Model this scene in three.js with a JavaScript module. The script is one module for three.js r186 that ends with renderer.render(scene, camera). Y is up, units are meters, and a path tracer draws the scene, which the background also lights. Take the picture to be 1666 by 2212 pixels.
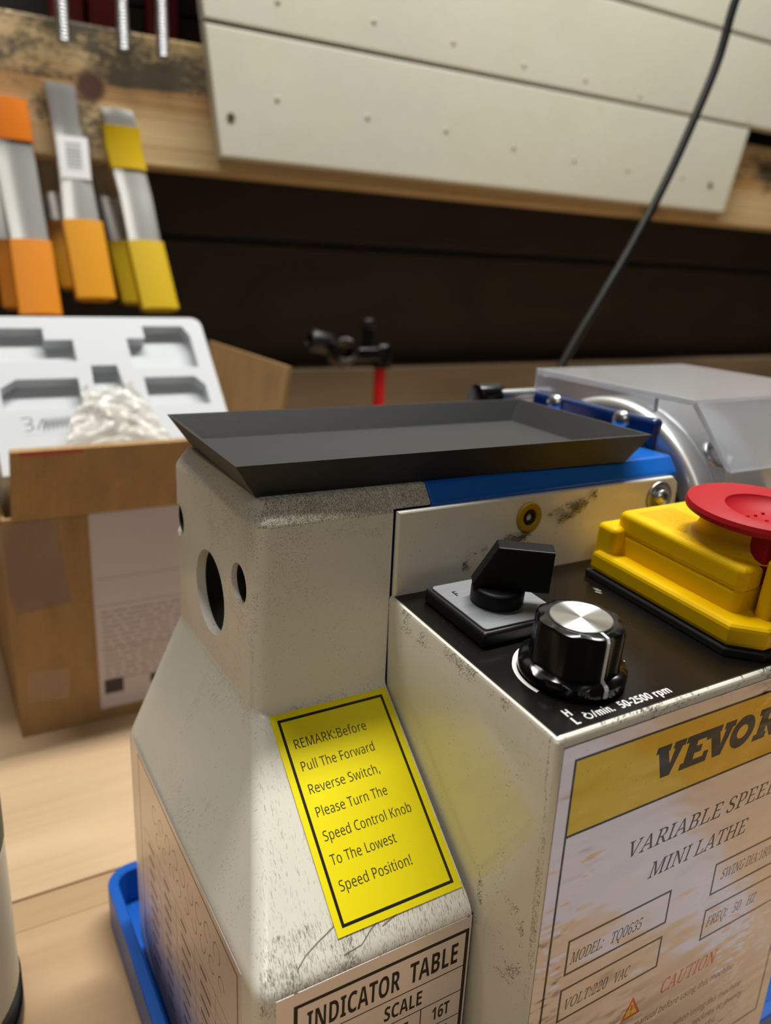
import * as THREE from 'three';
import { RoundedBoxGeometry } from 'three/addons/geometries/RoundedBoxGeometry.js';
import { mergeGeometries, toCreasedNormals, mergeVertices } from 'three/addons/utils/BufferGeometryUtils.js';
import { RectAreaLightUniformsLib } from 'three/addons/lights/RectAreaLightUniformsLib.js';
import { Brush, Evaluator, SUBTRACTION } from 'three-bvh-csg';

// ------------------------------------------------------------------ camera, light, exposure
// Lengths in the builders are millimetres, measured from the upper front left corner of the lathe's
// control box (x along the bench, y up, z towards the operator); the bench top lies BENCH below it.
const BENCH = 195.5, Y0 = 0.1955;
const scene = new THREE.Scene();
scene.background = new THREE.Color(0x000000);
const camera = new THREE.PerspectiveCamera(2 * Math.atan(1106 / 1720) * 180 / Math.PI, 1666 / 2212, 0.01, 20);
camera.position.set(-0.1322, 0.115 + Y0, 0.1284);
camera.quaternion.setFromRotationMatrix(new THREE.Matrix4().makeBasis(
  new THREE.Vector3(0.863184, 0.046615, 0.502733), new THREE.Vector3(0.111905, 0.953299, -0.280531), new THREE.Vector3(-0.492332, 0.298408, 0.817656)));
camera.focus = 0.25;
camera.userData.fStop = 9;
const renderer = new THREE.WebGLRenderer({ antialias: true });
renderer.toneMapping = THREE.LinearToneMapping;
renderer.toneMappingExposure = 1.0;
renderer.shadowMap.enabled = true;
RectAreaLightUniformsLib.init();
// ceiling tubes: [centre x, y, z (mm), length, width, radiance, colour, aim]
const LAMPS = [
  { at: [330, 1330, -320], size: [1300, 150], power: 53, glow: 6, color: 0xfffcf6, label: 'long white ceiling tube light above the bench' },
  { at: [-900, 1500, 1100], size: [1200, 170], power: 7.5, glow: 4, color: 0xfffaf2, label: 'long white ceiling tube light behind the operator' },
];

// ------------------------------------------------------------------ helpers
let seed = 12345;
const rnd = () => { seed = (Math.imul(seed, 1664525) + 1013904223) >>> 0; return seed / 4294967296; };
const rr = (a, b) => a + (b - a) * rnd();
const V = (x, y, z) => new THREE.Vector3(x, y, z);
const ORIGIN = new Map(), taken = new Map();
function numbered(n) { const k = taken.get(n) ?? 0; taken.set(n, k + 1); return k ? `${n}_${String(k).padStart(3, '0')}` : n; }
function tag(o, label, category, group) { o.userData.label = label; o.userData.category = category; if (group) o.userData.group = group; return o; }
function thing(name, label, category, at = [0, -BENCH, 0], group) {
  const o = new THREE.Group(); o.name = numbered(name);
  o.position.set(at[0] / 1000, at[1] / 1000 + Y0, at[2] / 1000);
  ORIGIN.set(o, at); scene.add(o); return tag(o, label, category, group);
}
function part(name, geo, mat, parent, label) {
  const at = ORIGIN.get(parent) ?? [0, 0, 0];
  geo.translate(-at[0], -at[1], -at[2]); geo.scale(.001, .001, .001);
  const m = new THREE.Mesh(geo, mat); m.name = name; m.castShadow = m.receiveShadow = true;
  ORIGIN.set(m, at); parent.add(m);
  if (label) m.userData.label = label;
  return m;
}
function structure(name, geo, mat) {
  geo.scale(.001, .001, .001); geo.translate(0, Y0, 0);
  const m = new THREE.Mesh(geo, mat); m.name = name; m.userData.kind = 'structure'; m.castShadow = m.receiveShadow = true;
  ORIGIN.set(m, [0, -BENCH, 0]);
  // children of a structure are built in the same millimetres
  scene.add(m); return m;
}
function structureGroup(name) { const g = new THREE.Group(); g.name = name; g.userData.kind = 'structure'; g.position.set(0, 0, 0); ORIGIN.set(g, [0, -BENCH, 0]); scene.add(g); return g; }
// box-projected uv, one repeat every t millimetres
function boxUV(g, t = 100, ou = 0, ov = 0) {
  if (g.index) g = g.toNonIndexed();
  const p = g.attributes.position, uv = new Float32Array(p.count * 2), a = V(), b = V(), c = V(), n = V();
  for (let i = 0; i < p.count; i += 3) {
    a.fromBufferAttribute(p, i); b.fromBufferAttribute(p, i + 1); c.fromBufferAttribute(p, i + 2);
    n.copy(b).sub(a).cross(c.clone().sub(a)); const X = Math.abs(n.x), Y = Math.abs(n.y), Z = Math.abs(n.z);
    for (let k = 0; k < 3; k++) {
      const q = [a, b, c][k];
      let u, v;
      if (X > Y && X > Z) { u = q.z; v = q.y; } else if (Y > Z) { u = q.x; v = q.z; } else { u = q.x; v = q.y; }
      uv[(i + k) * 2] = u / t + ou; uv[(i + k) * 2 + 1] = v / t + ov;
    }
  }
  g.setAttribute('uv', new THREE.BufferAttribute(uv, 2)); return g;
}
const box = (x0, x1, y0, y1, z0, z1) => new THREE.BoxGeometry(x1 - x0, y1 - y0, z1 - z0).translate((x0 + x1) / 2, (y0 + y1) / 2, (z0 + z1) / 2);
const rbox = (x0, x1, y0, y1, z0, z1, r = 1, s = 3) => new RoundedBoxGeometry(x1 - x0, y1 - y0, z1 - z0, s, r).translate((x0 + x1) / 2, (y0 + y1) / 2, (z0 + z1) / 2);
const plain = (g) => { const h = g.index ? g.toNonIndexed() : g; for (const k of Object.keys(h.attributes)) if (!['position', 'normal', 'uv'].includes(k)) h.deleteAttribute(k); return h; };
const merge = (...gs) => mergeGeometries(gs.map(plain));
// closed tube through rings of equal length (arrays of Vector3), with flat end caps
function loft(rings, crease = .5, closed = true, caps = true) {
  const n = rings[0].length, pos = [], idx = [];
  for (const r of rings) for (const p of r) pos.push(p.x, p.y, p.z);
  for (let i = 0; i < rings.length - 1; i++) for (let j = 0; j < (closed ? n : n - 1); j++) {
    const a = i * n + j, b = i * n + (j + 1) % n, c = a + n, d = b + n;
    idx.push(a, c, b, b, c, d);
  }
  if (caps) for (const [k, flip] of [[0, 0], [rings.length - 1, 1]]) {
    const c = V(); rings[k].forEach((p) => c.add(p)); c.divideScalar(n); const ci = pos.length / 3; pos.push(c.x, c.y, c.z);
    for (let j = 0; j < n; j++) { const a = k * n + j, b = k * n + (j + 1) % n; flip ? idx.push(ci, b, a) : idx.push(ci, a, b); }
  }
  let g = new THREE.BufferGeometry();
  g.setAttribute('position', new THREE.Float32BufferAttribute(pos, 3)); g.setIndex(idx);
  g = toCreasedNormals(g, crease);
  g.setAttribute('uv', new THREE.Float32BufferAttribute(new Float32Array(g.attributes.position.count * 2), 2));
  return g;
}
// outward check: flips the winding when the enclosed volume is negative
function outward(g) {
  const p = g.attributes.position, a = V(), b = V(), c = V(); let v = 0;
  for (let i = 0; i < p.count; i += 3) { a.fromBufferAttribute(p, i); b.fromBufferAttribute(p, i + 1); c.fromBufferAttribute(p, i + 2); v += a.dot(b.cross(c)); }
  if (v < 0) {
    for (const k of ['position', 'normal', 'uv']) { const q = g.attributes[k], s = q.itemSize; for (let i = 0; i < q.count; i += 3) for (let j = 0; j < s; j++) { const t = q.array[(i + 1) * s + j]; q.array[(i + 1) * s + j] = q.array[(i + 2) * s + j]; q.array[(i + 2) * s + j] = t; } }
    const n = g.attributes.normal; for (let i = 0; i < n.array.length; i++) n.array[i] *= -1;
  }
  return g;
}
const solid = (rings, crease) => outward(loft(rings, crease));
// rounded rectangle ring in the xz plane at height y(x, z)
function ringXZ(x0, x1, z0, z1, r, y, seg = 5) {
  const pts = [], R = Array.isArray(r) ? r : [r, r, r, r], Y = typeof y === 'function' ? y : () => y;
  [[x0, z0, 180, R[0]], [x1, z0, 270, R[1]], [x1, z1, 0, R[2]], [x0, z1, 90, R[3]]].forEach(([x, z, a0, rad]) => {
    const cx = x === x0 ? x0 + rad : x1 - rad, cz = z === z0 ? z0 + rad : z1 - rad;
    for (let k = 0; k <= seg; k++) { const a = (a0 + 90 * k / seg) * Math.PI / 180; const px = cx + rad * Math.cos(a), pz = cz + rad * Math.sin(a); pts.push(V(px, Y(px, pz), pz)); }
  });
  return pts;
}
function extrude(points, depth, bevel = 0, seg = 2) {
  const s = points instanceof THREE.Shape ? points : new THREE.Shape(points.map((p) => new THREE.Vector2(p[0], p[1])));
  return new THREE.ExtrudeGeometry(s, { depth: depth - 2 * bevel, bevelEnabled: bevel > 0, bevelThickness: bevel, bevelSize: bevel, bevelOffset: -bevel, bevelSegments: seg, curveSegments: 24 }).translate(0, 0, bevel);
}
const lathe = (pts, seg = 48) => new THREE.LatheGeometry(pts.map((p) => new THREE.Vector2(p[0], p[1])), seg);
const cyl = (r0, r1, h, seg = 40) => new THREE.CylinderGeometry(r1, r0, h, seg);
const tube = (pts, r, seg = 60, rad = 12) => new THREE.TubeGeometry(new THREE.CatmullRomCurve3(pts.map((p) => V(...p))), seg, r, rad);
// flat slab of size w x h, thickness t: front face towards n, its lower left corner at o, u to the right
function slab(o, u, v, w, h, t) {
  const g = new THREE.BoxGeometry(w, h, t), U = u.clone().normalize(), W = v.clone().normalize(), N = U.clone().cross(W);
  g.translate(w / 2, h / 2, t / 2); g.applyMatrix4(new THREE.Matrix4().makeBasis(U, W, N).setPosition(o)); return g;
}
// ------------------------------------------------------------------ textures
function hash(x, y, s) { let h = Math.imul(x, 374761393) + Math.imul(y, 668265263) + Math.imul(s, 2147483647 ^ 974711); h = Math.imul(h ^ (h >>> 13), 1274126177); return ((h ^ (h >>> 16)) >>> 0) / 4294967296; }
function vnoise(x, y, px, py, s) { // tileable value noise
  const xi = Math.floor(x), yi = Math.floor(y), fx = x - xi, fy = y - yi, m = (a, b) => ((a % b) + b) % b;
  const u = fx * fx * (3 - 2 * fx), v = fy * fy * (3 - 2 * fy), x0 = m(xi, px), x1 = m(xi + 1, px), y0 = m(yi, py), y1 = m(yi + 1, py);
  const a = hash(x0, y0, s), b = hash(x1, y0, s), c = hash(x0, y1, s), d = hash(x1, y1, s);
  return a + (b - a) * u + (c - a) * v + (a - b - c + d) * u * v;
}
function fbm(u, v, fx, fy, oct, s) { let a = .5, t = 0, n = 0; for (let i = 0; i < oct; i++) { t += a * vnoise(u * fx, v * fy, fx, fy, s + i); n += a; a *= .55; fx *= 2; fy *= 2; } return t / n; }
function dataTex(w, h, f, srgb = true) {
  const d = new Uint8Array(w * h * 4);
  for (let y = 0; y < h; y++) for (let x = 0; x < w; x++) { const c = f(x / w, y / h), k = (y * w + x) * 4; d[k] = c[0]; d[k + 1] = c[1]; d[k + 2] = c[2]; d[k + 3] = 255; }
  const t = new THREE.DataTexture(d, w, h); t.wrapS = t.wrapT = THREE.RepeatWrapping; t.magFilter = THREE.LinearFilter; t.minFilter = THREE.LinearFilter;
  if (srgb) t.colorSpace = THREE.SRGBColorSpace; t.needsUpdate = true; return t;
}
function canvasTex(w, h, draw, srgb = true) {
  const c = document.createElement('canvas'); c.width = w; c.height = h; draw(c.getContext('2d'), w, h);
  const t = new THREE.CanvasTexture(c); t.wrapS = t.wrapT = THREE.RepeatWrapping; if (srgb) t.colorSpace = THREE.SRGBColorSpace; return t;
}
const mix = (a, b, t) => a + (b - a) * t, mix3 = (a, b, t) => [mix(a[0], b[0], t), mix(a[1], b[1], t), mix(a[2], b[2], t)];
// wood with the grain along u
function woodTex(w, h, light, dark, s, { rings = 9, contrast = 1, knots = 0, stain = 0, stainCol = [60, 52, 40] } = {}) {
  return dataTex(w, h, (u, v) => {
    const warp = fbm(u, v, 2, 5, 3, s) * 1.4, line = fbm(u, v + warp * .1, 3, rings * 8, 4, s + 9);
    const ring = .5 + .5 * Math.sin((v * rings + warp * 2.2) * Math.PI * 2), fine = fbm(u, v, 8, 220, 2, s + 31);
    let t = Math.min(1, Math.max(0, (.35 * ring + .5 * line + .35 * fine - .15) * contrast));
    let c = mix3(light, dark, t);
    if (knots) for (let k = 0; k < knots; k++) { const kx = hash(k, 3, s), ky = .15 + .7 * hash(k, 7, s), du = (u - kx) * w / h, dv = v - ky, d = Math.hypot(du * .7, dv); if (d < .07) c = mix3(c, [70, 42, 25], Math.min(1, (.07 - d) / .02) * .8); }
    if (stain) { const q = fbm(u, v, 5, 4, 4, s + 71), g2 = fbm(u, v, 90, 60, 2, s + 77); c = mix3(c, stainCol, Math.min(.85, Math.max(0, (q + .25 * g2 - .64) * 4.5)) * stain); }
    return c;
  });
}
function text(g, str, x, y, width, cap, font, skew = 0) { // baseline at (x, y), stretched to width; cap height in px
  g.save(); const size = cap / .714; g.font = font.replace('$', size.toFixed(1) + 'px'); const m = g.measureText(str).width;
  g.transform(width / m, 0, -skew, 1, x, y); g.fillText(str, 0, 0); g.restore();
}
const SANS = '$ sans-serif', SANSB = 'bold $ sans-serif', SERIF = '$ serif', SERIFB = 'bold $ serif';
function specks(g, n, rx, ry, rw, rh, { len = [1, 4], wid = [.5, 1.3], ang = Math.PI / 2, spread = .5, alpha = [.15, .6], col = '40,36,28', fx = null } = {}) {
  for (let i = 0; i < n; i++) {
    let x = rnd(), y = rnd(); if (fx) { if (rnd() > fx(x, y)) continue; }
    const l = rr(...len) * (rnd() < .08 ? 2.2 : 1), w = rr(...wid), a = ang + (rnd() - .5) * 2 * spread;
    g.strokeStyle = `rgba(${col},${rr(...alpha).toFixed(2)})`; g.lineWidth = w; g.lineCap = 'round';
    const px = rx + x * rw, py = ry + y * rh; g.beginPath(); g.moveTo(px, py); g.lineTo(px + Math.cos(a) * l, py + Math.sin(a) * l); g.stroke();
  }
}
const clump = (s, fx, fy, thr, gain) => (x, y) => Math.max(0, (fbm(x, y, fx, fy, 3, s) - thr) * gain);

// gear cover: left half of the texture = front (x, y), right half = end face (z, y)
const COVER = { x0: -74, xs: 92, z0: -178, zs: 156, y0: -187, ys: 236 };
const coverTex = canvasTex(2048, 2048, (g, W, H) => {
  g.fillStyle = '#e4e1d4'; g.fillRect(0, 0, W, H);
  const fx = (x) => (x - COVER.x0) / COVER.xs * 1024, fy = (y) => H - (y - COVER.y0) / COVER.ys * H, ez = (z) => 1024 + (z - COVER.z0) / COVER.zs * 1024;
  const front = (x0, x1, y0, y1, n, o) => specks(g, n, fx(x0), fy(y1), fx(x1) - fx(x0), fy(y0) - fy(y1), o);
  const end = (z0, z1, y0, y1, n, o) => specks(g, n, ez(z0), fy(y1), ez(z1) - ez(z0), fy(y0) - fy(y1), o);
  const fine = { len: [1, 3], wid: [.6, 1.4], alpha: [.1, .4] };
  front(-74, 16, -90, 41, 2600, { ...fine });
  end(-178, -24, -187, 41, 4200, { ...fine });
  // grime rubbed into the pores of the casting along its upper edges
  front(-50, 16, 36, 49, 26000, { ...fine, alpha: [.2, .6], spread: 3, col: '70,56,36', fx: (x, y) => .35 + .65 * fbm(x, y, 14, 3, 3, 2) });
  end(-175, -84, 36, 44, 5000, { ...fine, spread: 3, col: '62,58,46', fx: clump(4, 9, 3, .35, 2) });
  front(-50, 16, 28, 41, 6000, { ...fine, alpha: [.1, .45], spread: 3, col: '62,52,36', fx: clump(3, 9, 3, .3, 1.6) });
  front(-50, -30, 10, 40, 2600, { ...fine, spread: 3, fx: clump(5, 4, 4, .35, 2) });
  front(-48, 0, -26, 34, 1800, { ...fine, spread: 3, fx: clump(7, 5, 5, .5, 3) });
  front(-25, -8, -20, -5, 900, { len: [1, 5], alpha: [.1, .3], ang: -.7, fx: clump(8, 3, 3, .52, 4) });
  end(-130, -84, 0, 40, 9000, { ...fine, spread: 3, col: '58,54,42', fx: clump(11, 5, 5, .4, 2.2) });
  end(-175, -84, 20, 40, 5200, { ...fine, spread: 3, col: '58,54,42', fx: clump(12, 8, 4, .4, 2.2) });
  end(-150, -88, -30, 12, 5200, { len: [2, 8], wid: [.6, 1.5], alpha: [.08, .28], spread: .3, col: '70,66,54', fx: clump(13, 9, 3, .42, 2.4) });
  end(-130, -50, -76, -27, 9000, { len: [3, 12], wid: [.7, 1.6], alpha: [.05, .2], ang: 1.9, spread: .35, col: '74,72,60', fx: clump(17, 4, 3, .42, 2.6) });
  end(-70, -26, -78, -50, 2600, { ...fine, spread: 3, fx: clump(19, 4, 4, .4, 2) });
  // scuffs on the sloping shoulder: short dark strokes running down, densest along its lower edge
  const streak = { len: [2, 9], wid: [.6, 1.5], alpha: [.18, .6], spread: .35, ang: Math.PI / 2 + .25 };
  front(-73, 1, -76, -28, 2600, { ...streak, alpha: [.12, .4], fx: (x, y) => (x < .3 ? .7 : .3) + y * .3 });
  front(-73, 1, -84, -68, 7000, { ...streak, fx: (x, y) => (.25 + .75 * (1 - x)) * Math.max(.12, fbm(x, y, 7, 4, 3, 23) * 2 - .5) });
  front(-73, -40, -82, -70, 4200, { ...streak, len: [2, 7], spread: .8, fx: clump(29, 5, 3, .42, 3) });
  front(-44, 1, -30.5, -26.5, 1300, { len: [1, 4], spread: 3, alpha: [.15, .5], fx: clump(31, 12, 2, .35, 2) });
  // long scratches above the table
  g.strokeStyle = 'rgba(70,68,60,.8)'; g.lineWidth = 2;
  const scratch = (pts) => { g.beginPath(); pts.forEach(([x, y], i) => (i ? g.lineTo(fx(x), fy(y)) : g.moveTo(fx(x), fy(y)))); g.stroke(); };
  scratch([[-58, -74.5], [-55, -73], [-50, -71.6], [-47, -70.9], [-42, -69.6]]); scratch([[-44, -75.5], [-38, -75], [-34, -73.2], [-27, -71.2], [-18, -69.8], [-15.5, -70.4]]);
  scratch([[-30, -73.4], [-22, -72], [-13, -71.3]]);
});
const paintTex = canvasTex(1024, 1024, (g, W, H) => { // generic cream enamel, tile 120 mm
  g.fillStyle = '#e4e1d4'; g.fillRect(0, 0, W, H);
  specks(g, 1500, 0, 0, W, H, { len: [1, 3], wid: [.6, 1.5], alpha: [.1, .5], spread: 3 });
  specks(g, 3000, 0, 0, W, H, { len: [1, 4], wid: [.5, 1.2], alpha: [.1, .4], spread: .6, fx: clump(41, 6, 6, .55, 4) });
});
const boxTex = canvasTex(1024, 2048, (g, W, H) => { // control box end: z -100..0 across, y 10..-190 down
  g.fillStyle = '#e4e1d4'; g.fillRect(0, 0, W, H); const X = (z) => (z + 100) / 100 * W, Y = (y) => (10 - y) / 200 * H;
  const on = (z0, z1, y0, y1, n, o) => specks(g, n, X(z0), Y(y1), X(z1) - X(z0), Y(y0) - Y(y1), o);
  on(-100, 0, -190, 10, 2600, { len: [1, 4], wid: [.7, 1.6], alpha: [.1, .45], spread: .8 });
  on(-70, -5, -90, 0, 5000, { len: [2, 6], wid: [.7, 1.7], alpha: [.12, .5], spread: .8, fx: clump(51, 5, 5, .54, 4) });
  on(-88, 0, -3, 8, 5200, { len: [2, 6], wid: [.8, 2], alpha: [.2, .7], ang: -.9, spread: .5, fx: clump(53, 14, 2, .48, 5) });
  on(-28, -6, -92, -62, 2600, { len: [2, 10], wid: [.8, 2.4], alpha: [.2, .75], ang: -.8, spread: .6, fx: clump(57, 5, 6, .57, 7) });
  on(-3, 0, -150, 0, 3000, { len: [2, 6], wid: [.8, 2], alpha: [.2, .6], fx: clump(59, 2, 12, .45, 4) });
});
const peelBump = dataTex(512, 512, (u, v) => { const k = fbm(u, v, 40, 40, 3, 61) * 200 + fbm(u, v, 170, 170, 1, 63) * 55; return [k, k, k]; }, false);
const layerBump = dataTex(8, 256, (u, v) => { const k = 128 + 110 * Math.sin(v * Math.PI * 2 * 32); return [k, k, k]; }, false);
const remarkTex = canvasTex(1056, 1680, (g, W, H) => {
  const k = 24; g.fillStyle = '#f2e205'; g.fillRect(0, 0, W, H); g.strokeStyle = '#15150a'; g.lineWidth = .95 * k; g.strokeRect(2.6 * k, 2.6 * k, W - 5.3 * k, H - 5.2 * k);
  g.fillStyle = '#33310c';
  [['REMARK:Before', 12.9, 26.9], ['Pull The Forward', 20.5, 27.2], ['Reverse Switch,', 28.1, 26.2], ['Please Turn The', 35.6, 26], ['Speed Control Knob', 43.2, 32], ['To The Lowest', 50.5, 23.1], ['Speed Position!', 58.4, 25.8]].forEach(([s, y, w]) => text(g, s, 5 * k, y * k, w * k, 3.15 * k, SANS));
  specks(g, 30, 0, 0, W, H, { len: [1, 4], wid: [1, 3], spread: 3 });
});
const FOIL = '#d9d1d0';
const indicatorTex = canvasTex(1064, 1664, (g, W, H) => {
  const k = 16, X = (x) => (x + 66) * k, Y = (y) => (-79 - y) * k; g.fillStyle = FOIL; g.fillRect(0, 0, W, H);
  g.strokeStyle = g.fillStyle = '#1d140c'; g.lineWidth = 1.25 * k; g.strokeRect(X(-60), Y(-84.2), 59.2 * k, 110 * k);
  text(g, 'INDICATOR', X(-56.6), Y(-95.7), 31.3 * k, 7.9 * k, SANSB); text(g, 'TABLE', X(-22), Y(-95.6), 18.4 * k, 7.9 * k, SANSB);
  text(g, 'SCALE', X(-30.6), Y(-106), 14.2 * k, 5.6 * k, SANSB);
  text(g, '16T', X(-12.4), Y(-115.6), 7 * k, 5.2 * k, SANSB); text(g, '15T', X(-28.6), Y(-115.8), 7.4 * k, 5.2 * k, SANSB); text(g, '18', X(-9.6), Y(-124.4), 4.2 * k, 4.6 * k, SANS);
  g.lineWidth = .38 * k; const L = (a, b, c, d) => { g.beginPath(); g.moveTo(X(a), Y(b)); g.lineTo(X(c), Y(d)); g.stroke(); };
  L(-60, -98.1, -1, -98.1); L(-60, -108.2, -1, -108.2); L(-60, -118, -1, -118); L(-16.7, -108.2, -16.7, -180); L(-33, -108.2, -33, -180);
});
const panelTex = canvasTex(1542, 2004, (g, W, H) => {
  const k = 12, X = (x) => (x - 2.5) * k, Y = (y) => (-3 - y) * k; g.fillStyle = '#bdb4b4'; g.fillRect(0, 0, W, H);
  g.fillStyle = '#b59612'; g.fillRect(X(7.3), Y(-8), 118.7 * k, 24.6 * k);
  g.strokeStyle = '#17130f'; g.lineWidth = .8 * k; g.strokeRect(X(7.3), Y(-8), 118.7 * k, 150 * k); g.beginPath(); g.moveTo(X(7.3), Y(-32.6)); g.lineTo(X(126), Y(-32.6)); g.stroke();
  g.fillStyle = '#14110e'; g.strokeStyle = '#14110e';
  // slab-serif slanted wordmark
  { const P = (pts) => { g.beginPath(); pts.forEach(([x, y], i) => (i ? g.lineTo(X(x + (y + 25) * .2), Y(y)) : g.moveTo(X(x + (y + 25) * .2), Y(y)))); g.closePath(); g.fill(); };
    const vee = (x) => P([[x - 2.2, -14], [x + 3.8, -14], [x + 3.8, -16.2], [x + 3.2, -16.2], [x + 5.4, -21], [x + 6, -16.2], [x + 5.1, -16.2], [x + 5.1, -14], [x + 10.3, -14], [x + 10.3, -16.2], [x + 9.2, -16.2], [x + 6.8, -25], [x + 3, -25], [x - 1, -16.2], [x - 2.2, -16.2]]);
    vee(39.9);
    P([[50.6, -14], [62.2, -14], [62.2, -17.6], [60, -17.6], [60, -16.5], [56, -16.5], [56, -18.3], [58.8, -18.3], [58.8, -20.6], [56, -20.6], [56, -22.7], [60.4, -22.7], [60.4, -21.3], [62.6, -21.3], [62.6, -25], [50.6, -25], [50.6, -22.8], [52, -22.8], [52, -16.2], [50.6, -16.2]]);
    vee(62.7);
    g.save(); g.transform(1, 0, -.2, 1, X(79), Y(-19.5)); g.lineWidth = 3.2 * k; g.beginPath(); g.ellipse(0, 0, 4.1 * k, 3.95 * k, 0, 0, 7); g.stroke(); g.restore();
    P([[84.8, -14], [93.5, -14], [96, -15.5], [96, -18.4], [94, -20.2], [97, -22.8], [97.8, -22.8], [97.8, -25], [93.6, -25], [90.6, -20.8], [90.2, -20.8], [90.2, -22.8], [91.2, -22.8], [91.2, -25], [84.8, -25], [84.8, -22.8], [86.2, -22.8], [86.2, -16.2], [84.8, -16.2]]);
    g.fillStyle = '#b59612'; P([[90.2, -16.4], [91.8, -16.4], [92.2, -17.2], [91.8, -18.6], [90.2, -18.6]]); }
  g.fillStyle = '#1c1714';
  text(g, 'VARIABLE SPEED', X(33.3), Y(-50.2), 72 * k, 5.7 * k, SERIF, .25); text(g, 'MINI LATHE', X(45), Y(-62.1), 47 * k, 5.8 * k, SERIF, .25);
  g.strokeStyle = '#2a221a'; g.lineWidth = .78 * k;
  for (const [a, b, c, d] of [[14.8, -72, 58.2, -84.6], [14.4, -90.4, 57.9, -102.7], [79.8, -70.6, 123, -83], [79.2, -89.4, 122.4, -101.8]]) g.strokeRect(X(a), Y(b), (c - a) * k, (b - d) * k);
  text(g, 'MODEL:', X(16.1), Y(-81.3), 13.6 * k, 4.2 * k, SERIF, .2); text(g, 'TQ0635', X(32.6), Y(-81.5), 13.8 * k, 4.2 * k, SERIF, .2);
  text(g, 'VOLT:220', X(16), Y(-99.3), 18.4 * k, 4.2 * k, SERIF, .2); text(g, 'VAC', X(37.2), Y(-99.6), 6.8 * k, 4.2 * k, SERIF, .2);
  text(g, 'SWING DIA:180MM', X(83.6), Y(-78.4), 32.5 * k, 4.2 * k, SERIF, .2); text(g, 'FREQ:', X(80.7), Y(-97.2), 11 * k, 4.2 * k, SERIF, .2); text(g, '50', X(94.6), Y(-97.4), 4.5 * k, 4.2 * k, SERIF, .2); text(g, 'HZ', X(102.4), Y(-97.6), 4.8 * k, 4.2 * k, SERIF, .2);
  g.fillStyle = '#a93a20'; text(g, 'CAUTION', X(61.9), Y(-117.2), 28.4 * k, 5.9 * k, SERIF, .25);
  const tri = (s, c) => { g.fillStyle = c; g.beginPath(); g.moveTo(X(48.9), Y(-117 + 6 * s)); g.lineTo(X(48.9 - 4.6 * s), Y(-117 - 2.8 * s)); g.lineTo(X(48.9 + 4.6 * s), Y(-117 - 2.8 * s)); g.fill(); };
  tri(1, '#b2451d'); tri(.66, '#d8b714'); g.fillStyle = '#9c3a18'; text(g, '!', X(48.3), Y(-118.4), 1.2 * k, 4 * k, SANSB);
  g.fillStyle = '#2a2016'; const it = .2;
  text(g, 'Read the manual before using this machine', X(36.4), Y(-126.3), 67 * k, 2.9 * k, SANS, it); text(g, 'Wear eye protection when using this machine', X(42), Y(-138), 68.8 * k, 2.9 * k, SANS, it);
  text(g, 'neckties or jewelty', X(84.6), Y(-144.1), 28.4 * k, 2.9 * k, SANS, it); text(g, 'needed.', X(89.5), Y(-149.4), 9.8 * k, 2.9 * k, SANS, it);
  specks(g, 160, 0, 0, W, 30 * k, { len: [1, 4], wid: [1, 2.5], spread: 3, alpha: [.2, .6] });
  specks(g, 900, X(60), Y(-118), 70 * k, 40 * k, { len: [1, 4], wid: [.7, 1.6], spread: 3, alpha: [.1, .4] });
});
const foilBump = dataTex(1024, 1024, (u, v) => { // wrinkles of a foil label stuck on by hand
  const a = fbm(u + v * .35, v, 5, 14, 3, 91), b = fbm(u + v * .5, v, 22, 60, 2, 93), w = Math.max(0, fbm(u, v, 4, 4, 2, 95) - .42) * 4;
  const k = a * 150 + Math.min(1, w) * b * 90; return [k, k, k];
}, false);
const sideTex = canvasTex(1056, 864, (g, W, H) => { // z -170..-38 across, y -70..-178 down
  const k = 8, X = (z) => (z + 170) * k, Y = (y) => (-70 - y) * k; g.fillStyle = FOIL; g.fillRect(0, 0, W, H);
  g.strokeStyle = '#3b2a18'; g.lineWidth = 1.1 * k; g.beginPath(); g.moveTo(X(-41.6), Y(-178)); g.lineTo(X(-41.6), Y(-77)); g.lineTo(X(-155), Y(-73)); g.lineWidth = .9 * k; g.lineTo(X(-157), Y(-166)); g.lineTo(X(-140), Y(-178)); g.stroke();
  g.lineWidth = .3 * k; g.strokeStyle = '#5b4528';
  for (let r = 0; r < 11; r++) { g.beginPath(); g.moveTo(X(-150), Y(-104 - r * 6.4)); g.lineTo(X(-44), Y(-104 - r * 6.4)); g.stroke(); }
  for (const z of [-150, -128, -106, -84, -62, -50, -44]) { g.beginPath(); g.moveTo(X(z), Y(-104)); g.lineTo(X(z), Y(-174)); g.stroke(); }
  g.fillStyle = '#5b4528'; for (let r = 0; r < 10; r++) for (const z of [-146, -124, -102, -80]) g.fillRect(X(z + 2), Y(-106.4 - r * 6.4), (7 + 5 * hash(r, z + 200, 3)) * k, 2 * k);
  g.strokeStyle = '#6a5232'; g.lineWidth = .5 * k; // outlined heading, too steep to read
  for (let i = 0; i < 9; i++) { g.beginPath(); g.ellipse(X(-132 + i * 9), Y(-86), 3 * k, 3.6 * k, 0, .6 + i, 5.4 + i); g.stroke(); g.beginPath(); g.ellipse(X(-128 + i * 9), Y(-95), 2.6 * k, 3 * k, 0, i, i + 4.6); g.stroke(); }
  text(g, 'D', X(-48.6), Y(-112), 3 * k, 4 * k, SERIF);
});
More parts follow.
